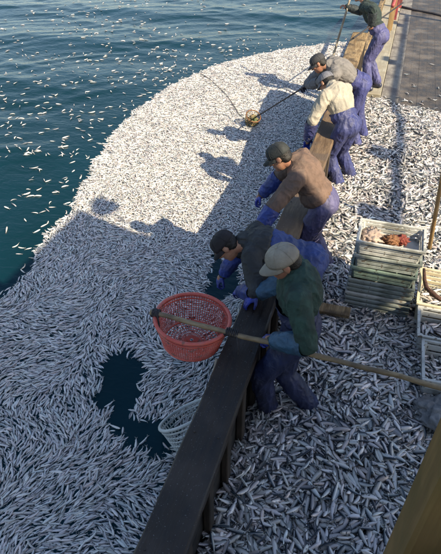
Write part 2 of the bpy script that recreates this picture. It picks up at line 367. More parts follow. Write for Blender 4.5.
# ------------------------------------------------------------------ fish
def fish_mesh(name, bend_y=0.0, bend_z=0.0, slim=1.0, dark=False):
    L = .105
    ts = [0, .035, .10, .20, .34, .50, .66, .80, .88]
    hh = [.0012, .0052, .0083, .0107, .0118, .0108, .0082, .0050, .0032]
    ww = [.0010, .0036, .0056, .0068, .0072, .0064, .0046, .0026, .0014]
    N = 8; bm = bmesh.new(); col = {}
    rings = []
    def warp(v):
        u = (v[0]/L)
        return Vector((v[0], v[1]+bend_y*u*u*4*L, v[2]+bend_z*u*u*4*L))
    def colour(t, ca, sa):
        # ca: 1 at the back, -1 at the belly
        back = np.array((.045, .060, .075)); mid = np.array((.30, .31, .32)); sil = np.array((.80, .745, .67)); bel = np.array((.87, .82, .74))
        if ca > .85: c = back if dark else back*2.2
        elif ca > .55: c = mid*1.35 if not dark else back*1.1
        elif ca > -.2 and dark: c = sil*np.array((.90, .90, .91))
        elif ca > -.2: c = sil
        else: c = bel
        if t < .06 and ca > -.5: c = c*.55+np.array((.12, .11, .10))*.45
        return c
    for t_, h, w_ in zip(ts, hh, ww):
        r = []
        for k in range(N):
            a = 2*math.pi*k/N
            v = bm.verts.new(warp(((.5-t_)*L, w_*math.sin(a), h*slim*math.cos(a)-.0008)))
            col[v] = colour(t_, math.cos(a), math.sin(a)); r.append(v)
        rings.append(r)
    for i in range(len(rings)-1):
        A, B = rings[i], rings[i+1]
        for k in range(N): bm.faces.new((A[k], A[(k+1) % N], B[(k+1) % N], B[k]))
    bm.faces.new(rings[0][::-1])
    # eyes
    for s_ in (-1, 1):
        c = Vector(((.5-.075)*L, s_*.0047, .0024))
        vs_ = [bm.verts.new(warp(c+Vector((.0024*math.cos(q), s_*.0006, .0024*math.sin(q))))) for q in [k*math.pi/3 for k in range(6)]]
        for v in vs_: col[v] = np.array((.01, .01, .012))
        bm.faces.new(vs_)
    # forked tail, dorsal and anal fin: thin double wedges
    def fin(pts, c, th=.0006):
        A = [bm.verts.new(warp((p_[0], th, p_[1]))) for p_ in pts]; B = [bm.verts.new(warp((p_[0], -th, p_[1]))) for p_ in pts]
        for v in A+B: col[v] = np.array(c)
        bm.faces.new(A); bm.faces.new(B[::-1])
        n_ = len(pts)
        for k in range(n_): bm.faces.new((A[k], B[k], B[(k+1) % n_], A[(k+1) % n_]))
    tx = (.5-.87)*L
    fin([(tx, .0026), (tx-.017, .0125), (tx-.0115, .0035), (tx-.008, 0)], (.30, .30, .27))
    fin([(tx, -.0026), (tx-.008, -.0002), (tx-.0115, -.0037), (tx-.017, -.0125)], (.30, .30, .27))
    fin([(.006, .0112), (-.004, .0185), (-.010, .0112)], (.16, .17, .17))
    fin([(-.018, -.0085), (-.026, -.0115), (-.031, -.0055)], (.45, .45, .42))
    bmesh.ops.recalc_face_normals(bm, faces=bm.faces[:])
    bm.verts.index_update()
    cols = np.ones((len(bm.verts), 4), np.float32)
    for v, c in col.items(): cols[v.index, :3] = c
    me = bpy.data.meshes.new(name); bm.to_mesh(me); bm.free()
    at = me.attributes.new('fc', 'FLOAT_COLOR', 'POINT'); at.data.foreach_set('color', cols.ravel())
    me.polygons.foreach_set('use_smooth', [True]*len(me.polygons))
    return me
def fish_material(name, rough, metal, lo):
    m, t, p = M_(name)
    at = t.nodes.new('ShaderNodeAttribute'); at.attribute_name = 'fc'
    oi = t.nodes.new('ShaderNodeObjectInfo')
    mr = t.nodes.new('ShaderNodeMapRange'); mr.inputs[3].default_value = lo; mr.inputs[4].default_value = 1.18
    t.links.new(oi.outputs['Random'], mr.inputs[0])
    mx = t.nodes.new('ShaderNodeMixRGB'); mx.blend_type = 'MULTIPLY'; mx.inputs[0].default_value = 1
    t.links.new(at.outputs['Color'], mx.inputs[1]); t.links.new(mr.outputs[0], mx.inputs[2])
    # a few tinted rosy, green or blue
    ml = t.nodes.new('ShaderNodeMath'); ml.operation = 'MULTIPLY'; ml.inputs[1].default_value = 37.7
    fr = t.nodes.new('ShaderNodeMath'); fr.operation = 'FRACT'
    t.links.new(oi.outputs['Random'], ml.inputs[0]); t.links.new(ml.outputs[0], fr.inputs[0])
    cr = t.nodes.new('ShaderNodeValToRGB'); e = cr.color_ramp.elements
    e[0].position = 0; e[0].color = (.88, .95, 1, 1); e[1].position = 1; e[1].color = (1, .90, .90, 1)
    q = e.new(.35); q.color = (1, 1, 1, 1); q = e.new(.7); q.color = (.95, .93, 1, 1)
    t.links.new(fr.outputs[0], cr.inputs[0])
    m2 = t.nodes.new('ShaderNodeMixRGB'); m2.blend_type = 'MULTIPLY'; m2.inputs[0].default_value = 1
    t.links.new(mx.outputs[0], m2.inputs[1]); t.links.new(cr.outputs[0], m2.inputs[2])
    t.links.new(m2.outputs[0], p.inputs['Base Color'])
    p.inputs['Roughness'].default_value = rough; p.inputs['Metallic'].default_value = metal
    tc = t.nodes.new('ShaderNodeTexCoord'); vo = t.nodes.new('ShaderNodeTexVoronoi'); vo.inputs['Scale'].default_value = 260
    t.links.new(tc.outputs['Object'], vo.inputs['Vector'])
    b = t.nodes.new('ShaderNodeBump'); b.inputs['Strength'].default_value = .15; b.inputs['Distance'].default_value = .002
    t.links.new(vo.outputs['Distance'], b.inputs['Height']); t.links.new(b.outputs[0], p.inputs['Normal'])
    return m
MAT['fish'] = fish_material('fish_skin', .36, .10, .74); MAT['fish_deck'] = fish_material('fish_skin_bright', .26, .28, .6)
BENDS = [(0, 0, 1.0), (.06, .03, .92), (-.06, -.05, 1.05), (.12, .06, .88)]
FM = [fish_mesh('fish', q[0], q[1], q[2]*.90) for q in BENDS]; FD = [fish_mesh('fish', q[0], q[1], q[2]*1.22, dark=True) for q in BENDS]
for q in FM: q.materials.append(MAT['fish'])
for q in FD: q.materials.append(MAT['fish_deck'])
def field(x, y, f, s):
    return np.array([noise.noise(Vector((a*f+s, b*f-s, s*.7))) for a, b in zip(x, y)])
def jgrid(x0, x1, y0, y1, c, jit=.5):
    gx, gy = np.meshgrid(np.arange(x0, x1, c), np.arange(y0, y1, c*.92))
    gx = gx + (np.arange(gx.shape[0]) % 2)[:, None]*c*.5
    return gx.ravel()+rng.uniform(-jit, jit, gx.size)*c, gy.ravel()+rng.uniform(-jit, jit, gx.size)*c
class Fish:
    def __init__(s): s.P = []; s.R = []; s.S = []; s.V = []
    def add(s, x, y, z, roll, pitch, yaw, sc):
        n = len(x)
        s.P.append(np.stack([x, y, z], 1)); s.R.append(np.stack([roll, pitch, yaw], 1)); s.S.append(sc); s.V.append(rng.integers(0, 4, n))
    def done(s):
        s.P = np.concatenate(s.P); s.R = np.concatenate(s.R); s.S = np.concatenate(s.S); s.V = np.concatenate(s.V); return s
def side_roll(n, sd=.42):
    return np.where(rng.random(n) < .5, 1, -1)*math.pi/2 + rng.normal(0, sd, n)
# --- fish on deck
PILE = [(-.53, .2), (-.53, 9.2), (-.35, 9.45), (-.05, 9.5), (.25, 9.2), (.55, 9.3), (.9, 9.05), (1.5, 8.9), (2.2, 8.6), (2.2, .2)]
def pile_h(x, y):
    h = .15 + .055*field(x, y, 1.1, 3.0) + .03*field(x, y, 2.7, 8.0)
    h += .05*np.exp(-((x-.15)**2+(y-2.9)**2)/.5)
    e = smooth01(poly_dist(np.stack([x, y], 1), [(-2, -2)]+[(-2, 9.2)]+PILE[1:-1]+[(4, 8.6), (4, -2)])/.9)
    return h*e
deckF = Fish()
for lay, (c, dz) in enumerate([(.040, -.045), (.037, -.022), (.038, .0)]):
    x, y = jgrid(-.53, 1.75, .25, 9.6, c)
    d = poly_dist(np.stack([x, y], 1), PILE)
    keep = d > (.03*field(x, y, 5, 2.0) + (.0 if lay < 2 else .05))
    if lay == 0: keep = d > -.18+.2*np.abs(field(x, y, 3, 5.0))
    x, y = x[keep], y[keep]; n = len(x)
    z = np.maximum(pile_h(x, y)+dz, .012+.01*lay) + rng.uniform(-.008, .010, n)
    yaw = 2.6*field(x, y, 1.3, 4.0)*1.5 + rng.normal(0, .85, n) + np.where(rng.random(n) < .5, math.pi, 0)
    deckF.add(x, y, z, side_roll(n, .5), rng.normal(0, .18, n), yaw, rng.normal(1.27, .16, n).clip(.8, 1.7))
# a few scattered on the bare planks beyond the heap
n = 46; x = rng.uniform(-.3, 1.3, n); y = 9.2+rng.exponential(.55, n)
deckF.add(x, y, np.full(n, .016), side_roll(n, .1), np.zeros(n), rng.uniform(0, 6.28, n), rng.normal(1.05, .1, n))
deckF.done()
# --- fish floating in the raft
seaF = Fish()
def raft_mask(x, y, grow=0.0):
    P = np.stack([x, y], 1)
    e = .085*field(x, y, 2.2, 1.0)+.05*field(x, y, 6.0, 9.0); eh = .10*field(x, y, 5.0, 4.0)+.09*field(x, y, 11.0, 6.0)
    m_ = (poly_dist(P, RAFT)+e+grow) > 0
    for h in HOLES: m_ &= (poly_dist(P, h)+eh-.03-grow*.4) < 0
    # small openings between the shoals
    g = field(x, y, 3.1, 17.0)
    m_ &= ~((g > .60) & (y < 4.2))
    return m_
for lay, c in enumerate((.031, .0345, .039)):
    x, y = jgrid(-4.7, -.735, -.6, 15.1, c, .48)
    k = raft_mask(x, y, -.06*lay)
    if lay == 1: k &= (y > 3.6+.8*field(x, y, .8, 2.0)) | (rng.random(len(x)) < .58)
    if lay == 2: k &= y > 4.2+.5*field(x, y, .8, 2.0)
    x, y = x[k], y[k]; n = len(x)
    th = 2.6*field(x, y, .55, 5.0) + 2.2*field(x, y, 1.5, 12.0) + 1.0*field(x, y, 3.4, 2.0) + .9
    yaw = th + rng.normal(0, 1, n)*(.36+.5*smooth01((y-3.4)/2.0)) + np.where(rng.random(n) < .42, math.pi, 0)
    z = WZ + wave_h(x, y)*sea_damp(x, y) + .011*lay + rng.uniform(-.006, .006, n)
    seaF.add(x, y, z, side_roll(n, .30), rng.normal(0, .07, n), yaw, rng.normal(.86, .12, n).clip(.6, 1.25))
# loose fringe of the raft and the fish drifting inside the openings
x, y = jgrid(-5.2, -.76, -.6, 15.6, .11, .5); P = np.stack([x, y], 1)
d = poly_dist(P, RAFT); inh = np.max([poly_dist(P, h) for h in HOLES], axis=0)
k = ((d < .02) & (rng.random(len(x)) < .55*np.exp(np.minimum(d, 0)/.16))) | ((inh > 0) & (rng.random(len(x)) < np.where(inh < .10, .34, .05)+np.where((x > -1.62) & (y < 2.75), .30, 0)))
x, y = x[k], y[k]; n = len(x)
seaF.add(x, y, WZ+wave_h(x, y)*sea_damp(x, y)+.002, side_roll(n, .3), rng.normal(0, .05, n), rng.uniform(0, 6.28, n), rng.normal(1, .1, n))
seaF.done()
# --- strays far out on the open water
strays = Fish(); sx = []; sy = []
cl = [(rng.uniform(-11.5, -3.0), 5.0+14.5*rng.random()**1.25) for _ in range(900)]
for cxx, cyy in cl:
    for _ in range(int(rng.integers(1, 6))):
        sx.append(cxx+rng.normal(0, .42)); sy.append(cyy+rng.normal(0, .42))
sx = np.array(sx); sy = np.array(sy)
d = poly_dist(np.stack([sx, sy], 1), RAFT); k = (d < -.22) & (rng.random(len(sx)) < .25+.75*np.exp(np.minimum(d+.3, 0)/4.5)) & (rng.random(len(sx)) < 1-.8*smooth01((sy-12.5)/3)*smooth01((sx+8.5)/3))
sx, sy = sx[k], sy[k]
inview = np.array([(-4 < proj((a, b, WZ))[0] < 445) and (-4 < proj((a, b, WZ))[1] < 558) for a, b in zip(sx, sy)])
sx, sy = sx[inview][:600], sy[inview][:600]; n = len(sx)
strays.add(sx, sy, WZ+wave_h(sx, sy)*sea_damp(sx, sy)+.012, np.where(rng.random(n) < .3, math.pi, side_roll(n, .22)), rng.normal(0, .06, n), rng.uniform(0, 6.28, n), rng.normal(.98, .17, n).clip(.6, 1.4)); strays.done()
def pick(F, n, ok, top):
    sc = np.full(len(F.P), -1.0)
    for i, p_ in enumerate(F.P):
        u, v, dpt = proj(p_)
        if 3 < u < 438 and 3 < v < 551 and ok(u, v) and top[i]:
            sc[i] = F.S[i]/dpt
    o = np.argsort(-sc)[:n]; return o[sc[o] > 0]
def individuals(F, idx, name, label, group, FM=FM):
    out = []
    for i in idx:
        o = bpy.data.objects.new(name, FM[F.V[i]]); COL.objects.link(o)
        o.location = F.P[i]; o.rotation_euler = F.R[i]; o.scale = (F.S[i],)*3
        tag(o, label, 'fish', group); out.append(o)
    return out
nd = len(deckF.P); top = np.zeros(nd, bool)
ph = pile_h(deckF.P[:, 0], deckF.P[:, 1]); top = deckF.P[:, 2] > ph-.006
railx = lambda v: 187 + (554-v)*.357
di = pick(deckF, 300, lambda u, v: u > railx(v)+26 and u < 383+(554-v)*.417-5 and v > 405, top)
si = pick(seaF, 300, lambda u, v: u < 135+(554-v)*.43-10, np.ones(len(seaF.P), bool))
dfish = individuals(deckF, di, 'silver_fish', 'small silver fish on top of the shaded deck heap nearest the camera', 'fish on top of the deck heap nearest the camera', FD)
sfish = individuals(seaF, si, 'floating_fish', 'small pale fish floating in the packed raft nearest the camera', 'fish floating in the raft nearest the camera')
ti = pick(strays, 300, lambda u, v: True, np.ones(len(strays.P), bool))
tfish = individuals(strays, ti, 'drifting_fish', 'small white fish drifting loose on the open dark water nearer the camera', 'fish drifting loose on the open water')
def stuff_fish(F, skip, name, label, src, FM=FM):
    k = np.ones(len(F.P), bool); k[skip] = False
    me = bpy.data.meshes.new(name); n = int(k.sum()); me.vertices.add(n); me.vertices.foreach_set('co', F.P[k].astype(np.float32).ravel())
    a = me.attributes.new('rot', 'FLOAT_VECTOR', 'POINT'); a.data.foreach_set('vector', F.R[k].astype(np.float32).ravel())
    a = me.attributes.new('scl', 'FLOAT', 'POINT'); a.data.foreach_set('value', F.S[k].astype(np.float32))
    a = me.attributes.new('var', 'INT', 'POINT'); a.data.foreach_set('value', F.V[k].astype(np.int32))
    me.materials.append(FM[0].materials[0])
    o = link(name, me); tag(o, label, 'fish', kind='stuff')
    g = bpy.data.node_groups.new(name, 'GeometryNodeTree')
    g.interface.new_socket('Geometry', in_out='INPUT', socket_type='NodeSocketGeometry'); g.interface.new_socket('Geometry', in_out='OUTPUT', socket_type='NodeSocketGeometry')
    N = g.nodes; gi = N.new('NodeGroupInput'); go = N.new('NodeGroupOutput'); j = N.new('GeometryNodeJoinGeometry')
    def na(nm, ty):
        q = N.new('GeometryNodeInputNamedAttribute'); q.data_type = ty; q.inputs['Name'].default_value = nm
        return [s for s in q.outputs if s.enabled and s.name == 'Attribute'][0]
    rot, scl, var = na('rot', 'FLOAT_VECTOR'), na('scl', 'FLOAT'), na('var', 'INT')
    for v in range(4):
        ob = next(q for q in src if q.data == FM[v])
        oi = N.new('GeometryNodeObjectInfo'); oi.inputs['Object'].default_value = ob; oi.transform_space = 'ORIGINAL'
        cp = N.new('FunctionNodeCompare'); cp.data_type = 'INT'; cp.operation = 'EQUAL'
        ci = [s for s in cp.inputs if s.enabled and s.type == 'INT']
        g.links.new(var, ci[0]); ci[1].default_value = v
        ip = N.new('GeometryNodeInstanceOnPoints')
        g.links.new(gi.outputs[0], ip.inputs['Points']); g.links.new(cp.outputs[0], ip.inputs['Selection'])
        g.links.new(oi.outputs['Geometry'], ip.inputs['Instance']); g.links.new(rot, ip.inputs['Rotation']); g.links.new(scl, ip.inputs['Scale'])
        g.links.new(ip.outputs[0], j.inputs[0])
    g.links.new(j.outputs[0], go.inputs[0])
    md = o.modifiers.new('scatter', 'NODES'); md.node_group = g
    return o
# ------------------------------------------------------------------ people
def frame(fwd, up):
    f = Vector(fwd).normalized(); u = Vector(up); u = (u - f*u.dot(f)).normalized(); r = f.cross(u)
    return Matrix((r, f, u)).transposed()            # columns: right, forward, up
def F4(loc, R): return Matrix.Translation(loc) @ R.to_4x4()
def ik(a, b, l1, l2, hint):
    a = Vector(a); b = Vector(b); d = b-a; L = min(d.length, (l1+l2)*.995)
    d = d.normalized(); b = a+d*L
    x = (l1*l1-l2*l2+L*L)/(2*L); h = math.sqrt(max(l1*l1-x*x, 0))
    q = Vector(hint); q = (q-d*q.dot(d)).normalized()
    return a+d*x+q*h, b
def hand_shapes(mb, wrist, dirv, palm_n, curl, side, sc=1.0):
    """palm, four fingers of different length and a thumb from the side of the palm"""
    d = Vector(dirv).normalized(); n = Vector(palm_n); n = (n-d*n.dot(d)).normalized(); s_ = d.cross(n)*side
    W = Vector(wrist)
    pc = W+d*.050*sc
    R = Matrix((s_, d, n)).transposed()
    mb.ell(F4(pc, R), (.042*sc, .052*sc, .017*sc))
    for i, (off, ln, r) in enumerate(((-.031, .066, .0088), (-.011, .078, .0092), (.010, .073, .0090), (.030, .056, .0080))):
        base = W + d*(.088-.004*abs(i-1))*sc + s_*off*sc
        p = base; pts = [W+d*.05*sc+s_*off*sc*.8, base]; ang = 0
        for seg, fr in enumerate((.45, .32, .25)):
            ang += curl*(.75 if seg == 0 else 1.0)
            p = p + (d*math.cos(ang)+n*math.sin(ang))*ln*fr*sc; pts.append(p)
        mb.chain(pts, [r*1.05*sc, r*1.05*sc, r*sc, r*.92*sc, r*.75*sc], 8)
    tb = W+d*.028*sc-s_*.032*sc
    t1 = tb+(d*.55-s_*.6+n*.45).normalized()*.038*sc; t2 = t1+(d*.75-s_*.1+n*.65).normalized()*.030*sc
    mb.chain([tb, t1, t2], [.0125*sc, .0105*sc, .0082*sc], 8)
def make_person(label, P, N, H, face, upv, feet, hands, chest_n=None, cols=None, cap=None, jacket_over=False, gloves=(True, True), sleeves='blue', palm=None, curl=(.75, .75), scale=1.0, knee_hint=None, elbow_hint=None, seed=0, straps=True, brim_dir=None, hem=.0, bib=False):
    P = Vector(P); N = Vector(N); H = Vector(H); face = Vector(face).normalized()
    S = scale
    spine = (N-P).normalized()
    fwd = Vector(chest_n) if chest_n else Vector((face.x, face.y, 0))
    fwd = (fwd-spine*fwd.dot(spine)).normalized()
    RT = frame(fwd, spine); right = RT.col[0]
    hipR = P+right*.095*S; hipL = P-right*.095*S
    C = P+(N-P)*.62; C = C - fwd*.02
    shc = N-spine*.055*S
    shR = shc+right*.185*S; shL = shc-right*.185*S
    kh = Vector(knee_hint) if knee_hint else fwd
    kR, aR = ik(hipR, Vector(feet[1])+Vector((0, 0, .085)), .43*S, .42*S, kh)
    kL, aL = ik(hipL, Vector(feet[0])+Vector((0, 0, .085)), .43*S, .42*S, kh)
    eh = elbow_hint or ((-fwd-right*.6+Vector((0, 0, -.3))), (-fwd+right*.6+Vector((0, 0, -.3))))
    eL, wL = ik(shL, hands[0], .29*S, .26*S, eh[0])
    eR, wR = ik(shR, hands[1], .29*S, .26*S, eh[1])
    base = Vector((P.x, P.y, 0))
    ff = Vector((fwd.x, fwd.y, 0)).normalized() if Vector((fwd.x, fwd.y, 0)).length > .1 else Vector((face.x, face.y, 0)).normalized()
    palm = palm or (Vector((0, 0, -1)), Vector((0, 0, -1)))
    # ---- skin: one continuous mesh, head to feet
    mb = MB()
    HF = frame(face, upv); h4 = F4(H, HF)
    def hp(x, y, z): return h4 @ Vector((x, y, z))
    mb.ell(F4(hp(0, -.008, .022), HF), (.073, .092, .088), 20, 14)
    mb.ell(F4(hp(0, .020, -.040), HF), (.060, .070, .078), 18, 12)
    mb.ell(F4(hp(0, .055, -.088), HF), (.030, .032, .026))               # chin
    mb.chain([hp(0, .082, .018), hp(0, .104, -.022)], [.009, .0155], 8)   # nose
    mb.ell(F4(hp(0, .094, -.026), HF), (.019, .012, .010))
    mb.ell(F4(hp(0, .078, .030), HF), (.050, .016, .011))                 # brow
    mb.ell(F4(hp(0, .084, -.056), HF), (.024, .010, .006)); mb.ell(F4(hp(0, .082, -.066), HF), (.021, .010, .006))   # lips
    for s_ in (-1, 1):
        mb.ell(F4(hp(s_*.040, .062, -.016), HF), (.022, .022, .018))      # cheek
        mb.ell(F4(hp(s_*.077, -.006, -.006), HF), (.010, .020, .032))     # ear
    mb.chain([hp(0, -.018, -.045), N, shc], [.056, .060, .075])
    mb.ell(F4(C, RT), (.155*S, .105*S, .19*S)); mb.ell(F4(P+spine*.04, RT), (.15*S, .105*S, .13*S))
    mb.chain([shL, shc+spine*.02, shR], [.052, .07, .052])
    for s_, sh_, e_, w_, hip, k_, a_, ft in ((-1, shL, eL, wL, hipL, kL, aL, feet[0]), (1, shR, eR, wR, hipR, kR, aR, feet[1])):
        mb.chain([sh_, sh_.lerp(e_, .5), e_, e_.lerp(w_, .35), w_], [.052*S, .047*S, .038*S, .038*S, .026*S])
        mb.chain([hip, hip.lerp(k_, .5), k_, k_.lerp(a_, .35), a_], [.085*S, .072*S, .052*S, .054*S, .036*S])
        mb.chain([a_-Vector((0, 0, .035))-ff*.03, a_-Vector((0, 0, .05))+ff*.12], [.036, .028])
        i = 0 if s_ < 0 else 1
        if gloves[i]: mb.ell(F4(w_+(w_-e_).normalized()*.05, RT), (.03, .03, .03))
        else: hand_shapes(mb, w_, (w_-e_), palm[i], curl[i], -s_)
    me = remeshed(mb, 'person', .0075, 2)
    me.transform(Matrix.Translation(-base)); 
    body = link('person', me, MAT['skin'], smooth=True); body.location = base; tag(body, label, 'person', 'fishermen working along the bulwark')
    inv = Matrix.Translation(-base)
    arms = ((shL, eL), (eL, wL), (shR, eR), (eR, wR))
    def seg_d(pts, a_, b_):
        a_ = np.array(a_); ab = np.array(b_)-a_; t_ = np.clip((pts-a_)@ab/(ab@ab), 0, 1); return np.linalg.norm(pts-(a_+t_[:, None]*ab), axis=1)
    nP, nS, nF = np.array(P), np.array(spine), np.array(fwd)
    def waist(pts):
        """height along the spine above the waist line, which rises towards the front"""
        q = pts-nP; fr = np.clip((q@nF+.10)/.22, 0, 1)
        return q@nS-(cut_b+(cut_f-cut_b)*fr)
    cut_b, cut_f = (.18*S, .22*S) if not jacket_over else (.085*S, .085*S)
    if bib: cut_b = .40*S; cut_f = .40*S
    def garment(name, mb_, mat, voxel=.011, sm=4, amp=.006, freq=9, stretch=(1, 1, 1), trim=None, tuck=None, R=None):
        g = remeshed(mb_, name, voxel, sm)
        if amp: crumple(g, amp, freq, seed*3.7+len(name), stretch, R)
        if tuck is not None:
            v = verts_np(g); n_ = normals_np(g); set_verts(g, v-n_*(tuck(v)*.022)[:, None])
        if trim is not None:
            v = verts_np(g); kill = trim(v)
            bm = bmesh.new(); bm.from_mesh(g); bm.verts.ensure_lookup_table()
            bmesh.ops.delete(bm, geom=[bm.verts[i] for i in np.nonzero(kill)[0]], context='VERTS')
            rim_ = {}
            for e_ in bm.edges:
                if e_.is_boundary:
                    a_, b_ = e_.verts; rim_.setdefault(a_, []).append(b_); rim_.setdefault(b_, []).append(a_)
            for _ in range(8):
                new = {v_: v_.co*.4+sum((q.co for q in nb_), Vector())/len(nb_)*.6 for v_, nb_ in rim_.items()}
                for v_, c_ in new.items(): v_.co = c_
            bm.to_mesh(g); bm.free()
        g.transform(inv)
        return link(name, g, mat, body, smooth=True)
    def not_arm(v):
        return np.min([seg_d(v, a_, b_) for a_, b_ in arms], axis=0) > .085
    # ---- eyes, hair
    for s_ in (-1, 1):
        e = MB(); e.ell(F4(hp(s_*.031, .076, .012), HF), (.011, .008, .007), 8, 6); e.bm.transform(inv); e.build('eye', MAT['eye'], body, True)
    hr = MB(); hr.ell(F4(hp(0, -.020, .020), HF), (.0775, .088, .086), 18, 12); hr.ell(F4(hp(0, -.05, -.03), HF), (.066, .055, .055))
    garment('hair', hr, MAT['hair'], .009, 2, .004, 40)
    # ---- overalls: legs, seat, bib and straps
    ov = MB()
    for s_, hip, k_, a_ in ((-1, hipL, kL, aL), (1, hipR, kR, aR)):
        ov.chain([hip, hip.lerp(k_, .5), k_, k_.lerp(a_, .4), a_+Vector((0, 0, .03))], [.100*S, .090*S, .076*S, .077*S, .071*S])
    ov.ell(F4(P+spine*.02-fwd*.015, RT), (.172*S, .132*S, .15*S))
    ov.ell(F4(P+spine*.14*S, RT), (.176*S, .132*S, .10*S))
    if not jacket_over:
        ov.ell(F4(P+spine*.22*S+fwd*.012, RT), (.158*S, .132*S, .13*S))
        ov.ell(F4(P+spine*.24*S-fwd*.035, RT), (.130*S, .115*S, .12*S))
    if bib: ov.ell(F4(P+spine*.34*S-fwd*.02, RT), (.165*S, .140*S, .15*S))
    ovo = garment('overalls', ov, cols['overalls'], .009, 4, .009, 12, (1.3, 1.3, .40), trim=(lambda v: waist(v) > 0) if not jacket_over else None, tuck=(lambda v: smooth01((waist(v)+.0)/.03)) if jacket_over else None)
    # ---- jacket
    jk = MB()
    r0 = .0 if not jacket_over else .018
    jk.ell(F4(C+spine*.03, RT), (.188*S, .143*S, .215*S))
    jk.ell(F4(P+spine*(.16-hem)*S, RT), (.168*S+r0, .128*S+r0, .15*S))
    jk.ell(F4(shc-spine*.06-fwd*.045, RT), (.165*S, .085*S, .12*S))
    jk.chain([shL, shc, shR], [.080*S, .088*S, .080*S])
    jk.chain([shc+spine*.01, N+spine*.02], [.085, .074])
    for sh_, e_, w_ in ((shL, eL, wL), (shR, eR, wR)):
        jk.chain([sh_, sh_.lerp(e_, .5), e_, e_.lerp(w_, .5), w_], [.080*S, .071*S, .064*S, .056*S, .048*S])
    jko = garment('jacket', jk, cols['jacket'], .0085, 3, .010, 11, (1.2, 1.2, .45), R=RT, tuck=(lambda v: smooth01(-(waist(v)-.004)/.03)*not_arm(v)) if not jacket_over else None, trim=(lambda v: (waist(v) < -.02) & not_arm(v)) if jacket_over else None)
    if sleeves:
        for e_, w_ in ((eL, wL), (eR, wR)):
            sl = MB(); sl.chain([e_.lerp(w_, .10), e_.lerp(w_, .5), w_.lerp(e_, .02)], [.073*S, .071*S, .055*S])
            garment('sleeve_cover', sl, cols['sleeve'], .008, 3, .008, 13, trim=lambda v, e_=e_, w_=w_: ((v-np.array(e_))@np.array((w_-e_).normalized()) < .012) | ((v-np.array(w_))@np.array((w_-e_).normalized()) > .012))
    # ---- gloves
    for i, (e_, w_) in enumerate(((eL, wL), (eR, wR))):
        if gloves[i]:
            gl = MB(); gl.chain([w_.lerp(e_, .22), w_], [.050, .038]); hand_shapes(gl, w_, (w_-e_), palm[i], curl[i], 1 if i == 0 else -1, 1.12)
            garment('glove', gl, cols['glove'], .0055, 1, .0015, 30, trim=lambda v, e_=e_, w_=w_: (v-np.array(w_))@np.array((w_-e_).normalized()) < -.05)
    # ---- boots
    for k_, a_ in ((kL, aL), (kR, aR)):
        bt = MB(); bt.chain([a_.lerp(k_, .45), a_], [.070, .060]); g0 = a_-Vector((0, 0, .085))
        bt.chain([g0-ff*.055+Vector((0, 0, .045)), g0+ff*.05+Vector((0, 0, .048)), g0+ff*.155+Vector((0, 0, .040))], [.046, .048, .041])
        garment('boot', bt, cols['boot'], .010, 3, .003, 14)
    # ---- cap with brim
    if cap:
        bm = bmesh.new(); nu, nv = 28, 9; rr = []
        for j in range(nv):
            v_ = j/(nv-1); ph_ = v_*math.pi/2
            z_ = .022+.090*math.sin(ph_)**.9; k_ = math.cos(ph_)**.62 if j < nv-1 else 0
            row = []
            for i in range(nu):
                a = 2*math.pi*i/nu
                wob = 1+.025*noise.noise(Vector((math.cos(a)*2+seed, math.sin(a)*2, v_*3)))
                row.append(bm.verts.new(h4 @ Vector((.084*k_*math.cos(a)*wob, -.010+.101*k_*math.sin(a)*wob, z_+.012*(1-v_)*(-math.sin(a))*-.6))) if k_ > 0 else None)
            rr.append(row)
        topv = bm.verts.new(h4 @ Vector((0, -.01, .114)))
        for j in range(nv-2):
            for i in range(nu): bm.faces.new((rr[j][i], rr[j][(i+1) % nu], rr[j+1][(i+1) % nu], rr[j+1][i]))
        for i in range(nu): bm.faces.new((rr[nv-2][i], rr[nv-2][(i+1) % nu], topv))
        bmesh.ops.recalc_face_normals(bm, faces=bm.faces[:]); bm.transform(inv)
        cm = bpy.data.meshes.new('cap'); bm.to_mesh(cm); bm.free()
        co = link('cap', cm, cap, body, True); so = co.modifiers.new('t', 'SOLIDIFY'); so.thickness = .004; so.offset = 1
        for q in range(6):
            a = 2*math.pi*(q+.5)/6; pts_ = []
            for j in range(9):
                v_ = j/8*.97; ph_ = v_*math.pi/2; k_ = math.cos(ph_)**.62
                pts_.append(h4 @ Vector((.0882*k_*math.cos(a), -.010+.1052*k_*math.sin(a), .022+.0935*math.sin(ph_)**.9+.0072*(1-v_)*math.sin(a))))
            sm2 = MB(); sm2.tube(pts_, .0022, 5); sm2.bm.transform(inv); sm2.build('seam', cap, co, True)
        bt_ = MB(); bt_.ell(F4(hp(0, -.01, .118), HF), (.010, .010, .006), 8, 6); bt_.bm.transform(inv); bt_.build('crown_button', cap, co, True)
        bm = bmesh.new(); rows = []
        bl = .070 if not brim_dir else brim_dir
        for j in range(6):
            u = j/5; row = []
            for i in range(13):
                a = math.radians(15+150*i/12); x_ = .085*math.cos(a); y0 = -.010+.100*math.sin(a)
                ext = bl*math.sin(math.radians(180*i/12))**.6
                row.append((x_*(1-.08*u), y0+ext*u, .028-.020*u*u-1.6*x_*x_*(.4+u)))
            rows.append(row)
        T = [[bm.verts.new(h4 @ Vector(c)) for c in r] for r in rows]; B = [[bm.verts.new(h4 @ Vector((c[0], c[1], c[2]-.005))) for c in r] for r in rows]
        for j in range(5):
            for i in range(12):
                bm.faces.new((T[j][i], T[j][i+1], T[j+1][i+1], T[j+1][i])); bm.faces.new((B[j][i+1], B[j][i], B[j+1][i], B[j+1][i+1]))
        for i in range(12): bm.faces.new((T[5][i], T[5][i+1], B[5][i+1], B[5][i]))
        for j in range(5):
            bm.faces.new((T[j][0], T[j+1][0], B[j+1][0], B[j][0])); bm.faces.new((T[j+1][12], T[j][12], B[j][12], B[j+1][12]))
        bmesh.ops.recalc_face_normals(bm, faces=bm.faces[:]); bm.transform(inv)
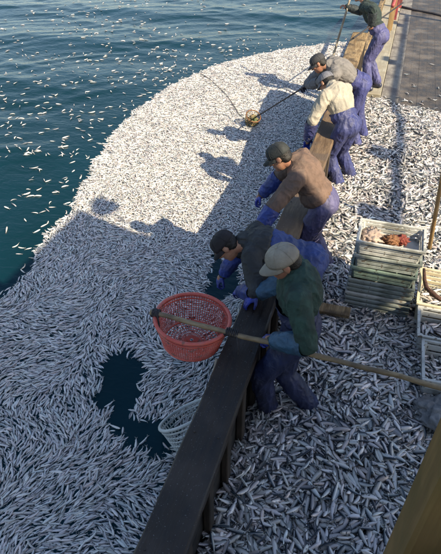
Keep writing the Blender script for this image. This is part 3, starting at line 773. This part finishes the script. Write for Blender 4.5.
        cm = bpy.data.meshes.new('brim'); bm.to_mesh(cm); bm.free(); link('brim', cm, cap, co, True)
    return dict(body=body, wL=wL, wR=wR)
blue = cloth('overall_blue', (.040, .048, .155), .22, .58)
blue_d = cloth('overall_navy', (.020, .028, .082), .25, .55)
sleeve_b = cloth('sleeve_blue', (.025, .05, .25), .25, .5)
glove_b = cloth('glove_blue', (.022, .04, .30), .3, .5)
boot_b = cloth('boot_rubber', (.03, .033, .06), .3, .35)
CA = dict(overalls=blue_d, jacket=cloth('jacket_green', (.026, .060, .047), .35, .8), sleeve=cloth('sleeve_teal', (.03, .085, .15), .3, .6), glove=glove_b, boot=boot_b)
make_person('man in beige cap and green jacket holding the basket pole', (-.26, 2.52, .87), (-.33, 2.52, 1.30), (-.405, 2.50, 1.385), (-.80, -.36, -.50), (-.45, -.2, 1),
            ((-.40, 2.40, .02), (-.10, 2.50, .02)), ((-.385, 2.335, .885), (-.60, 2.78, .86)), chest_n=(-.9, -.25, -.1), cols=CA, cap=cloth('cap_beige', (.30, .265, .21), .2, .8), palm=(Vector((-.2, .3, -1)), Vector((0, 0, -1))), curl=(1.15, .5),
            elbow_hint=(Vector((.9, -.5, -.2)), Vector((.3, .7, -.4))), seed=1, knee_hint=(-.6, -.3, .1))
CB = dict(overalls=cloth('overall_mid', (.035, .06, .21), .22, .6), jacket=cloth('jacket_dark', (.030, .032, .034), .35, .7), sleeve=sleeve_b, glove=glove_b, boot=boot_b)
make_person('man in dark cap bent double over the rail behind beige-capped man', (-.30, 3.22, .90), (-.79, 3.15, 1.03), (-.95, 3.10, .99), (-.50, -.25, -.80), (-.85, -.1, .5),
            ((-.22, 3.06, .02), (-.24, 3.36, .02)), ((-.77, 2.93, .72), (-1.02, 3.26, .58)), chest_n=(-.2, 0, -1), scale=.93, cols=CB, cap=cloth('cap_black', (.022, .018, .022), .3, .8), palm=(Vector((0, .4, -1)), Vector((0, 0, -1))),
            elbow_hint=(Vector((.5, -.8, -.2)), Vector((-.3, 1, .3))), seed=2, brim_dir=.06, bib=True, straps=False)
CC = dict(overalls=cloth('overall_lavender', (.098, .090, .19), .2, .62), jacket=cloth('jacket_brown', (.165, .105, .078), .22, .85), sleeve=sleeve_b, glove=glove_b, boot=boot_b)
make_person('man in brown jacket and dark cap leaning over the rail', (-.36, 4.12, .90), (-.63, 4.07, 1.27), (-.77, 4.03, 1.325), (-.82, -.08, -.62), (-.55, 0, 1),
            ((-.34, 4.00, .02), (-.26, 4.30, .02)), ((-.83, 3.60, .80), (-1.02, 4.28, .72)), chest_n=(-.8, 0, -.5), cols=CC, cap=cloth('cap_charcoal', (.030, .034, .034), .25, .8), jacket_over=True,
            elbow_hint=(Vector((-.6, -.7, -.3)), Vector((-.3, 1, .2))), seed=3, straps=False, hem=.02)
CD = dict(overalls=blue, jacket=cloth('shirt_beige', (.40, .36, .29), .18, .85), sleeve=blue, glove=glove_b, boot=cloth('boot_grey', (.16, .17, .24), .25, .45))
make_person('man in pale beige shirt and blue overalls hunched over the rail', (-.36, 5.98, .88), (-.60, 6.12, 1.25), (-.70, 6.24, 1.27), (-.55, .35, -.75), (-.5, .45, .9),
            ((-.36, 5.98, .02), (-.24, 6.24, .02)), ((-.80, 5.92, .70), (-.95, 6.50, .66)), chest_n=(-.7, .4, -.6), cols=CD, cap=cloth('cap_grey', (.16, .16, .185), .2, .8),
            elbow_hint=(Vector((-.3, -.9, .1)), Vector((-.3, 1, .2))), seed=4, straps=False)
CE = dict(overalls=cloth('overall_violet', (.052, .058, .185), .2, .62), jacket=cloth('jacket_grey', (.20, .185, .175), .2, .85), sleeve=cloth('sleeve_grey', (.15, .15, .17), .2, .8), glove=cloth('glove_dark', (.05, .05, .08), .3, .6), boot=boot_b)
pE = make_person('man in grey jacket and dark cap working a scoop over the rail', (-.36, 7.42, .92), (-.79, 7.26, 1.17), (-.95, 7.22, 1.20), (-.75, -.12, -.62), (-.6, 0, 1),
            ((-.28, 7.25, .02), (-.22, 7.58, .02)), ((-1.10, 7.42, .82), (-1.28, 7.72, .62)), chest_n=(-.5, 0, -.8), cols=CE, cap=cloth('cap_dark_grey', (.045, .045, .05), .25, .8),
            elbow_hint=(Vector((-.2, -.6, -.5)), Vector((-.2, .8, -.4))), seed=5)
CF = dict(overalls=cloth('overall_pale_violet', (.080, .080, .20), .2, .62), jacket=cloth('jacket_black_green', (.022, .038, .034), .35, .8), sleeve=cloth('sleeve_black', (.03, .04, .045), .3, .7), glove=glove_b, boot=boot_b)
pF = make_person('man in dark jacket and violet overalls standing past the rail end', (-.29, 10.02, .93), (-.64, 10.18, 1.40), (-.80, 10.24, 1.54), (-.9, .2, -.4), (-.2, 0, 1),
            ((-.36, 9.86, .05), (-.22, 10.10, .05)), ((-.48, 9.86, 1.15), (-.98, 10.46, 1.28)), chest_n=(-.9, .2, -.4), cols=CF, cap=cloth('cap_brown', (.06, .045, .035), .25, .8), gloves=(False, False),
            palm=(Vector((0, .6, -1)), Vector((-.5, 0, -1))), curl=(1.0, 1.0), elbow_hint=(Vector((.7, -.7, -.5)), Vector((.1, .8, -.6))), seed=6, straps=False)
# ------------------------------------------------------------------ red basket on a pole
def lathe(prof, n, close=True):
    bm = bmesh.new(); rows = []
    for r, z in prof:
        rows.append([bm.verts.new((r*math.cos(2*math.pi*k/n), r*math.sin(2*math.pi*k/n), z)) for k in range(n)])
    for i in range(len(rows)-1):
        for k in range(n): bm.faces.new((rows[i][k], rows[i][(k+1) % n], rows[i+1][(k+1) % n], rows[i+1][k]))
    return bm, rows
def lattice(name, prof, n, thick, mat, parent, bottom=False):
    bm, rows = lathe(prof, n)
    me = bpy.data.meshes.new(name); bm.to_mesh(me); bm.free()
    o = bpy.data.objects.new('tmp', me); COL.objects.link(o)
    md = o.modifiers.new('w', 'WIREFRAME'); md.thickness = thick; md.use_even_offset = False; md.use_boundary = True
    dg = bpy.context.evaluated_depsgraph_get(); out = bpy.data.meshes.new_from_object(o.evaluated_get(dg)); out.name = name
    bpy.data.objects.remove(o); bpy.data.meshes.remove(me); out.materials.clear()
    return link(name, out, mat, parent)
def round_basket(name, label, loc, rot, R, h, mat, rings=8, n=56, thick=.009, rb=.78):
    b = empty(name, loc); b.rotation_euler = rot; tag(b, label, 'basket')
    pr = [(R*(rb+(1-rb)*(i/rings)**.8), h*i/rings-h) for i in range(rings+1)]
    lattice('side_lattice', pr, n, thick, mat, b)
    rr = [R*rb*(.08+.92*i/7) for i in range(8)]
    lattice('bottom_lattice', [(r, -h+.002) for r in rr], n//2, thick, mat, b)
    mb = MB(); mb.tube([(R*1.01*math.cos(a), R*1.01*math.sin(a), .0) for a in [2*math.pi*k/64 for k in range(64)]], .0135, 8, closed=True); mb.build('rim', mat, b, True)
    mb = MB(); mb.tube([(R*.985*math.cos(a), R*.985*math.sin(a), -.035) for a in [2*math.pi*k/64 for k in range(64)]], .0075, 6, closed=True); mb.build('rim_band', mat, b, True)
    mb = MB(); mb.tube([(R*rb*math.cos(a), R*rb*math.sin(a), -h) for a in [2*math.pi*k/64 for k in range(64)]], .010, 6, closed=True); mb.build('foot_ring', mat, b, True)
    return b
pole_a = Vector((-1.225, 2.30, .925)); pole_b = Vector((.95, 2.325, .80))
pdir = (pole_b-pole_a).normalized()
red = round_basket('scoop_basket', 'round red plastic basket lashed to a long pole over the rail', (-.955, 2.375, .885), (math.radians(-2), math.radians(3.4), 0), .248, .205, MAT['red_plastic'], 12, 84, .0078)
mb = MB(); n = 40
mb.tube([pole_a.lerp(pole_b, i/n)+Vector((0, .003*math.sin(i*.9), .004*math.sin(i*.5))) for i in range(n+1)], [.0165+.0025*(1 if i % 7 == 0 else 0) for i in range(n+1)], 10)
po = mb.build('scoop_pole', MAT['bamboo'], None, True)
tag(po, 'long bamboo pole lying across the rail above the deck fish', 'pole')
def lashing(name, c, axis, r, turns, ln, mat, label, cat='rope'):
    c = Vector(c); ax = Vector(axis).normalized(); u = ax.cross(Vector((0, 0, 1))).normalized(); v = ax.cross(u)
    pts = []
    for i in range(turns*10+1):
        a = 2*math.pi*i/10; t_ = i/(turns*10)-.5
        pts.append(c+ax*ln*t_+(u*math.cos(a)+v*math.sin(a))*(r+.003*math.sin(i*1.7)))
    pts.append(pts[-1]+Vector((.02, -.03, -.05))); pts.append(pts[-1]+Vector((.005, -.02, -.06)))
    o = MB().tube(pts, .0055, 6).build(name, mat, None, True); return tag(o, label, cat)
lashing('rope_lashing', pole_a+pdir*.56+Vector((0, .01, -.005)), pdir, .026, 7, .085, MAT['rope_dark'], 'dark rope lashing binding the pole to red basket rim by the rail')
lashing('rope_lashing', pole_a+pdir*.035+Vector((0, .01, -.005)), pdir, .027, 6, .05, MAT['rope_dark'], 'dark rope knot at the outer tip of the basket pole')
wb = round_basket('submerged_basket', 'white plastic basket half sunk among fish against the hull', (-1.02, 2.34, -.13), (math.radians(-30), math.radians(-30), .3), .24, .30, MAT['white_plastic'], 8, 44, .012, .74)
st = MB().tube([(-.79, 1.72, .02), (-.755, 2.05, .42), (-.735, 2.22, .72)], .011, 8).build('thin_stick', MAT['pale_pole'], None, True); tag(st, 'thin pale stick leaning on the outer edge of the rail', 'stick')

# ------------------------------------------------------------------ crates
def crate_parts(root, w_, d_, h_, mat, slats=3, rim=True, taper=.93, base=True, th=.012):
    """open-topped slatted box, origin at the middle of its floor"""
    T = lambda z: taper+(1-taper)*z/h_
    if base: MB().box((-w_/2*taper, -d_/2*taper, 0), (w_/2*taper, d_/2*taper, th)).build('floor_panel', mat, root)
    for sx_, sy_ in ((1, 1), (1, -1), (-1, 1), (-1, -1)):
        bm = MB(); x0, y0 = sx_*w_/2*taper, sy_*d_/2*taper; x1, y1 = sx_*w_/2, sy_*d_/2
        bm.tube([(x0-sx_*.012, y0-sy_*.012, 0), (x1-sx_*.012, y1-sy_*.012, h_-.012)], .017, 6); bm.build('corner_post', mat, root)
    sh_ = (h_-.02)/slats
    for i in range(slats):
        z0 = .004+i*sh_; z1 = z0+sh_*.74; t_ = T(z0+sh_*.37); X = w_/2*t_; Y = d_/2*t_
        for s_ in (-1, 1):
            MB().box((-X+.012, s_*Y-th/2, z0), (X-.012, s_*Y+th/2, z1), .002).build('slat', mat, root)
            MB().box((s_*X-th/2, -Y+.012, z0), (s_*X+th/2, Y-.012, z1), .002).build('slat', mat, root)
    if rim:
        X, Y = w_/2+.006, d_/2+.006; mb = MB()
        mb.box((-X-.012, -Y-.012, h_-.022), (X+.012, -Y+.010, h_), .003).box((-X-.012, Y-.010, h_-.022), (X+.012, Y+.012, h_), .003)
        mb.box((-X-.012, -Y+.0102, h_-.0215), (-X+.010, Y-.0102, h_-.0005)).box((X-.010, -Y+.0102, h_-.0215), (X+.012, Y-.0102, h_-.0005)); mb.build('rim', mat, root)
def nested_rim(root, w_, d_, h_, mat):
    mb = MB(); X, Y = w_/2+.006, d_/2+.006; th = .016
    mb.box((-X-.012, -Y-.012, h_-.024), (X+.012, -Y+.010, h_), .004).box((-X-.012, Y-.010, h_-.024), (X+.012, Y+.012, h_), .004)
    mb.box((-X-.012, -Y+.0102, h_-.0235), (-X+.010, Y-.0102, h_-.0005)).box((X-.010, -Y+.0102, h_-.0235), (X+.012, Y-.0102, h_-.0005)); mb.build('rim', mat, root)
    mb = MB(); X -= .008; Y -= .008; z0 = h_-.062
    mb.box((-X, -Y, z0), (X, -Y+.01, h_-.0245)).box((-X, Y-.01, z0), (X, Y, h_-.0245)).box((-X, -Y+.0102, z0), (-X+.01, Y-.0102, h_-.025)).box((X-.01, -Y+.0102, z0), (X, Y-.0102, h_-.025)); mb.build('wall', mat, root)
SX, SY = .255, 3.885
ords = ['lowest', 'second lowest', 'third lowest', 'fourth lowest', 'middle', 'fifth from the top', 'fourth from the top']
z = .10
for i in range(7):
    c = empty('stacked_crate', (SX+random.uniform(-.006, .006), SY+random.uniform(-.006, .006), z), random.uniform(-.012, .012))
    tag(c, 'nested shallow grey crate, %s of the tall stack on deck' % ords[i], 'crate', 'crates in the tall stack')
    m_ = MAT['crate_grey'] if i not in (3,) else MAT['crate_pale']
    nested_rim(c, .52, .345, .062, m_)
    if i == 0: crate_parts(c, .50, .33, .058, m_, 1, False)
    z += .0475
z += .016
for lab, mat_, hh_ in (('green slatted crate, third from the top of the tall stack', 'crate_green', .125), ('grey slatted crate, second from the top of the tall stack', 'crate_grey', .13), ('pale open crate of rags topping the tall stack', 'crate_pale', .135)):
    c = empty('stacked_crate', (SX+random.uniform(-.005, .005), SY+random.uniform(-.005, .005), z), random.uniform(-.02, .02)); tag(c, lab, 'crate', 'crates in the tall stack')
    crate_parts(c, .515, .34, hh_, MAT[mat_], 3); z += hh_+.002
ztop = z-.135
def lump(name, label, cat, loc, r, mat, seed, amp=.2, freq=14, sub=4, kind=None):
    bm = bmesh.new(); bmesh.ops.create_icosphere(bm, subdivisions=sub, radius=1)
    for v in bm.verts:
        n_ = noise.noise(v.co*freq*.12+Vector((seed, 0, 0)))*1.0 + .5*noise.noise(v.co*freq*.3+Vector((0, seed, 0)))
        v.co = v.co*(1+amp*n_); v.co = Vector((v.co.x*r[0], v.co.y*r[1], max(v.co.z, -.75)*r[2]))
    me = bpy.data.meshes.new(name); bm.to_mesh(me); bm.free()
    o = link(name, me, mat, smooth=True); o.location = loc; return tag(o, label, cat)
lump('rag', 'pale pink rag bunched in the topmost crate', 'rag', (SX-.15, SY+.01, ztop+.062), (.085, .12, .042), MAT['rag_pink'], 3, .7, 34)
lump('rag', 'brown rag bundled in the middle of the topmost crate', 'rag', (SX+.005, SY-.01, ztop+.075), (.068, .052, .042), MAT['rag_brown'], 9, .6, 40)
lump('rag', 'red rag at the right of the topmost crate', 'rag', (SX+.09, SY+.03, ztop+.07), (.055, .045, .038), MAT['rag_red'], 5, .7, 36)
lump('rag', 'pale rag lying along the front of the topmost crate', 'rag', (SX+.05, SY-.105, ztop+.045), (.15, .036, .032), MAT['rag_pink'], 14, .7, 36)
# boxes along the right edge
c = empty('fish_crate', (.86, 3.455, .13), .01); tag(c, 'grey slatted crate of fish between cream basket and nearest crate', 'crate'); crate_parts(c, .52, .34, .22, MAT['crate_pale'], 3)
c2 = empty('fish_crate', (.90, 3.03, .12), .02); tag(c2, 'grey slatted crate nearest the pole at the right edge', 'crate'); crate_parts(c2, .52, .40, .23, MAT['crate_pale'], 3)
cb = empty('cream_basket', (.87, 3.90, .13), -.02); tag(cb, 'cream plastic basket tipped beside the tall crate stack', 'basket')
cb.rotation_euler = (math.radians(8), 0, -.03)
crate_parts(cb, .56, .42, .27, MAT['cream_plastic'], 5)
o = MB().tube([(.60, 4.02, .46), (.612, 3.9, .43), (.63, 3.78, .435), (.70, 3.71, .43), (.78, 3.68, .41), (.74, 3.70, .40), (.66, 3.75, .41)], [.012, .018, .02, .018, .014, .012, .010], 8).build('brown_rope', MAT['rope_brown'], None, True); tag(o, 'dark brown rope hanging over the corner of the cream basket', 'rope')
# fish lying in the two crates and the basket
cf = Fish()
for (cx_, cy_, zt, a_, b_) in ((.86, 3.455, .235, .22, .13), (.90, 3.03, .215, .22, .16), (.87, 3.9, .25, .24, .17)):
    for zz_ in (-.03, 0):
        x, y = jgrid(cx_-a_, cx_+a_, cy_-b_, cy_+b_, .042); n = len(x)
        cf.add(x, y, zt+zz_+rng.uniform(-.008, .008, n), side_roll(n, .4), rng.normal(0, .15, n), rng.uniform(0, 6.28, n), rng.normal(1.1, .1, n))
cf.done()
# sack under the pole
sk = lump('sack', 'grey woven sack lying under the pole at the right edge', 'sack', (.83, 2.66, .19), (.22, .17, .085), MAT['sack'], 21, .22, 16, 5)
crumple(sk.data, .022, 14, 2.0, (1, .6, 1)); crumple(sk.data, .008, 40, 5.0)
# wooden handle at the right, plank beside the crates
o = MB().tube([(.72, 4.83, .10), (.655, 5.0, .92), (.62, 5.09, 1.35)], [.021, .020, .019], 9).build('tool_handle', MAT['stake_wood'], None, True); tag(o, 'brown wooden tool handle standing in the sunlit fish', 'handle')
bd = MB().box((-.20, -.055, -.018), (.17, .055, .018), .004).build('loose_board', MAT['rail_old']); bd.location = (-.12, 3.49, .235); bd.rotation_euler = (.05, -.04, -.02); tag(bd, 'short brown board lying on fish left of the crate stack', 'board')

# ------------------------------------------------------------------ hand scoop out in the raft, poles
sp = empty('hand_scoop', (-2.15, 8.55, WZ)); tag(sp, 'small tan mesh scoop on a thin pole dipped in sunlit fish', 'scoop')
def inv_parent(o, par): o.parent = par; o.matrix_parent_inverse = Matrix.Translation(-Vector(par.location)); return o
hand_a = pE['wL']+Vector((-.03, .03, -.01)); tip = Vector((-2.10, 8.52, -.16))
o = MB().tube([hand_a+(hand_a-tip).normalized()*.35, hand_a, tip], .011, 8).build('handle', MAT['rope_dark'], None, True); inv_parent(o, sp)
pr = [(.115*(1-(1-i/6)**2)**.5+.012, -.20+.24*i/6) for i in range(7)]
l_ = lattice('mesh_bag', pr, 22, .008, MAT['net_tan'], None); l_.parent = sp; l_.location = (.0, .0, .17); l_.rotation_euler = (.35, .4, 0)
hp_ = MB().tube([(.13*math.cos(a), .13*math.sin(a), 0) for a in [2*math.pi*k/28 for k in range(28)]], .010, 6, closed=True).build('hoop', MAT['rag_brown'], None, True); hp_.parent = sp; hp_.location = (.015, -.01, .205); hp_.rotation_euler = (.35, .4, 0)
lump('net_clump', 'tan and green clump of netting inside the small scoop', 'net', (-2.15, 8.55, WZ+.13), (.085, .085, .085), MAT['net_tan'], 4, .8, 34)
rp = [(-2.22, 8.62), (-2.5, 8.95), (-2.78, 9.45), (-3.05, 9.9), (-3.35, 10.3), (-3.68, 10.72), (-3.98, 11.0)]
o = MB().tube([(a, b, WZ+.04) for a, b in rp], .006, 6).build('trailing_line', MAT['rope_dark'], None, True); tag(o, 'thin dark line trailing from the scoop across sunlit fish', 'rope')
fb = Vector((-1.20, 9.85, -.30)); fm = Vector((-.98, 10.40, 1.19)); ftop = fm+(fm-fb)*.45
o = MB().tube([fb, fm, ftop], [.020, .019, .018], 9).build('long_pole', MAT['pale_pole'], None, True); tag(o, 'pale wooden pole held upright by the farthest man', 'pole')
ra = pF['wL']+Vector((-.02, -.03, -.03)); rb_ = Vector((-.05, 12.6, 1.02)); rc = ra+(ra-rb_).normalized()*1.0
o = MB().tube([rc, ra, rb_], .013, 8).build('boat_hook_rope', MAT['rope_dark'], None, True); tag(o, 'dark taut line running through the hands of the farthest man', 'rope')
rl = empty('deck_railing', (-.2, 14, 0)); tag(rl, 'red and brown stake railing at the far end of deck', 'railing')
for (x_, y_, h_, m_, r_) in ((-.255, 13.6, .98, 'stake_wood', .045), (-.24, 14.6, .98, 'stake_wood', .045), (-.20, 15.8, .98, 'red_paint', .05), (-.14, 17.4, .98, 'red_paint', .05)):
    inv_parent(MB().box((x_-r_, y_-r_, .045), (x_+r_, y_+r_, h_), .01).build('stake', MAT[m_]), rl)
inv_parent(MB().tube([(-.24, 12.6, .95), (-.22, 14.6, 1.02), (-.13, 17.5, 1.03)], .04, 8).build('top_bar', MAT['red_paint'], None, True), rl)
lump('red_bundle', 'dark red bundle slung on the far railing', 'bundle', (-.20, 14.9, .98), (.14, .32, .13), MAT['red_paint'], 31, .35, 18)
o = MB().tube([(-.10, 17.6, .03), (.3, 17.3, .02), (.8, 17.0, .02), (1.4, 16.4, .02), (2.2, 16.2, .02)], .03, 8).build('black_hose', MAT['rope_dark'], None, True); tag(o, 'black hose lying across the far deck', 'hose')

# ------------------------------------------------------------------ the boat's house behind and beside the camera (casts the big shadow), post, boom
po = MB().box((.368, 1.00, -.02), (.86, 1.24, 4.3), .015).build('timber_post', MAT['post_wood']); tag(po, 'big smooth brown timber post at the bottom right corner', 'post')
wh = empty('wheelhouse', (4, -2, 0)); tag(wh, 'white wheelhouse with flat roof and open upper deck behind the viewer', 'wheelhouse')
def W(o): return inv_parent(o, wh)
W(MB().box((-.4, -4.0, 1.50), (1.2, .25, 1.60), .01).build('upper_deck', MAT['deck']))
W(MB().box((2.4, -5.5, -.02), (7.4, -.6, 4.86), .02).build('wall', MAT['house_white']))
rf = bmesh.new(); rpts = [(2.42, -7), (9.6, -7), (9.6, .95), (5.6, .95), (5.6, 1.15), (4.58, 1.15), (4.58, 1.62), (3.3, 1.82), (2.42, 2.08)]
fb_ = rf.faces.new([rf.verts.new((a, b, 4.88)) for a, b in rpts]); ex = bmesh.ops.extrude_face_region(rf, geom=[fb_])
bmesh.ops.translate(rf, vec=(0, 0, .12), verts=[v for v in ex['geom'] if isinstance(v, bmesh.types.BMVert)]); bmesh.ops.recalc_face_normals(rf, faces=rf.faces[:])
rme = bpy.data.meshes.new('roof'); rf.to_mesh(rme); rf.free(); W(link('roof', rme, MAT['house_white']))
for x_ in (2.5, 4.4): W(MB().box((x_-.05, 1.40, -.02), (x_+.05, 1.50, 4.875), .01).build('roof_post', MAT['steel']))
for x_ in (9.3,): W(MB().box((x_-.05, .6, -.02), (x_+.05, .7, 4.868), .01).build('roof_post', MAT['steel']))
for i in range(4):
    x_ = 2.75+i*1.15; wn = W(MB().box((x_, -.605, 2.9), (x_+.85, -.56, 3.8), .008).build('window', MAT['steel']))
    g_ = MB().box((x_+.06, -.558, 2.96), (x_+.79, -.550, 3.74)).build('pane', MAT['glass_dark'], wn); g_.matrix_parent_inverse = wn.matrix_parent_inverse.copy(); g_.matrix_parent_inverse = Matrix.Identity(4); g_.location = (0, 0, 0)
sl_ = empty('spot_caster', (3.70, 1.70, 5.0)); tag(sl_, 'made-up drum on a thin roof stand, added to cast a dark spot', 'shadow caster')  # unseen, added only to drop a dark spot on the sunlit raft
MB().tube([(0, 0, 0), (0, 0, .76)], .018, 8).build('stand', MAT['steel'], sl_)
MB().tube([(0, -.16, .90), (0, -.05, .90), (0, .10, .90), (0, .16, .90)], [.07, .13, .15, .155], 16).build('caster_drum', MAT['steel'], sl_, True)
bo = empty('cargo_boom', (4.86, 14.3, 0)); tag(bo, 'long steel boom and mast over the starboard deck', 'boom')
inv_parent(MB().tube([(4.86, 2.2, 4.2), (4.86, 14.24, 4.2)], .050, 12).build('boom', MAT['steel'], None, True), bo)
inv_parent(MB().tube([(4.86, 14.3, -.02), (4.86, 14.3, 4.6)], .075, 12).build('mast', MAT['steel'], None, True), bo)
for y_ in (3.0, 4.7, 9.6, 13.0):  # unseen blocks added along the boom to cast dark patches on deck
    inv_parent(MB().box((4.64, y_-.16, 4.16), (4.80, y_+.16, 4.40), .03).build('shadow_block', MAT['steel']), bo)
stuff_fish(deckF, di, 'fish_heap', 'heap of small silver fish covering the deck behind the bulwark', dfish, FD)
stuff_fish(seaF, si, 'fish_raft', 'dense raft of small silver fish floating beside the hull', sfish)
stuff_fish(strays, ti, 'far_drifting_fish', 'far white fish scattered loose over the open dark water', tfish)
print('fish', len(deckF.P), len(seaF.P), len(strays.P))
stuff_fish(cf, [], 'crated_fish', 'silver fish filling the crates at the right edge', dfish, FD)
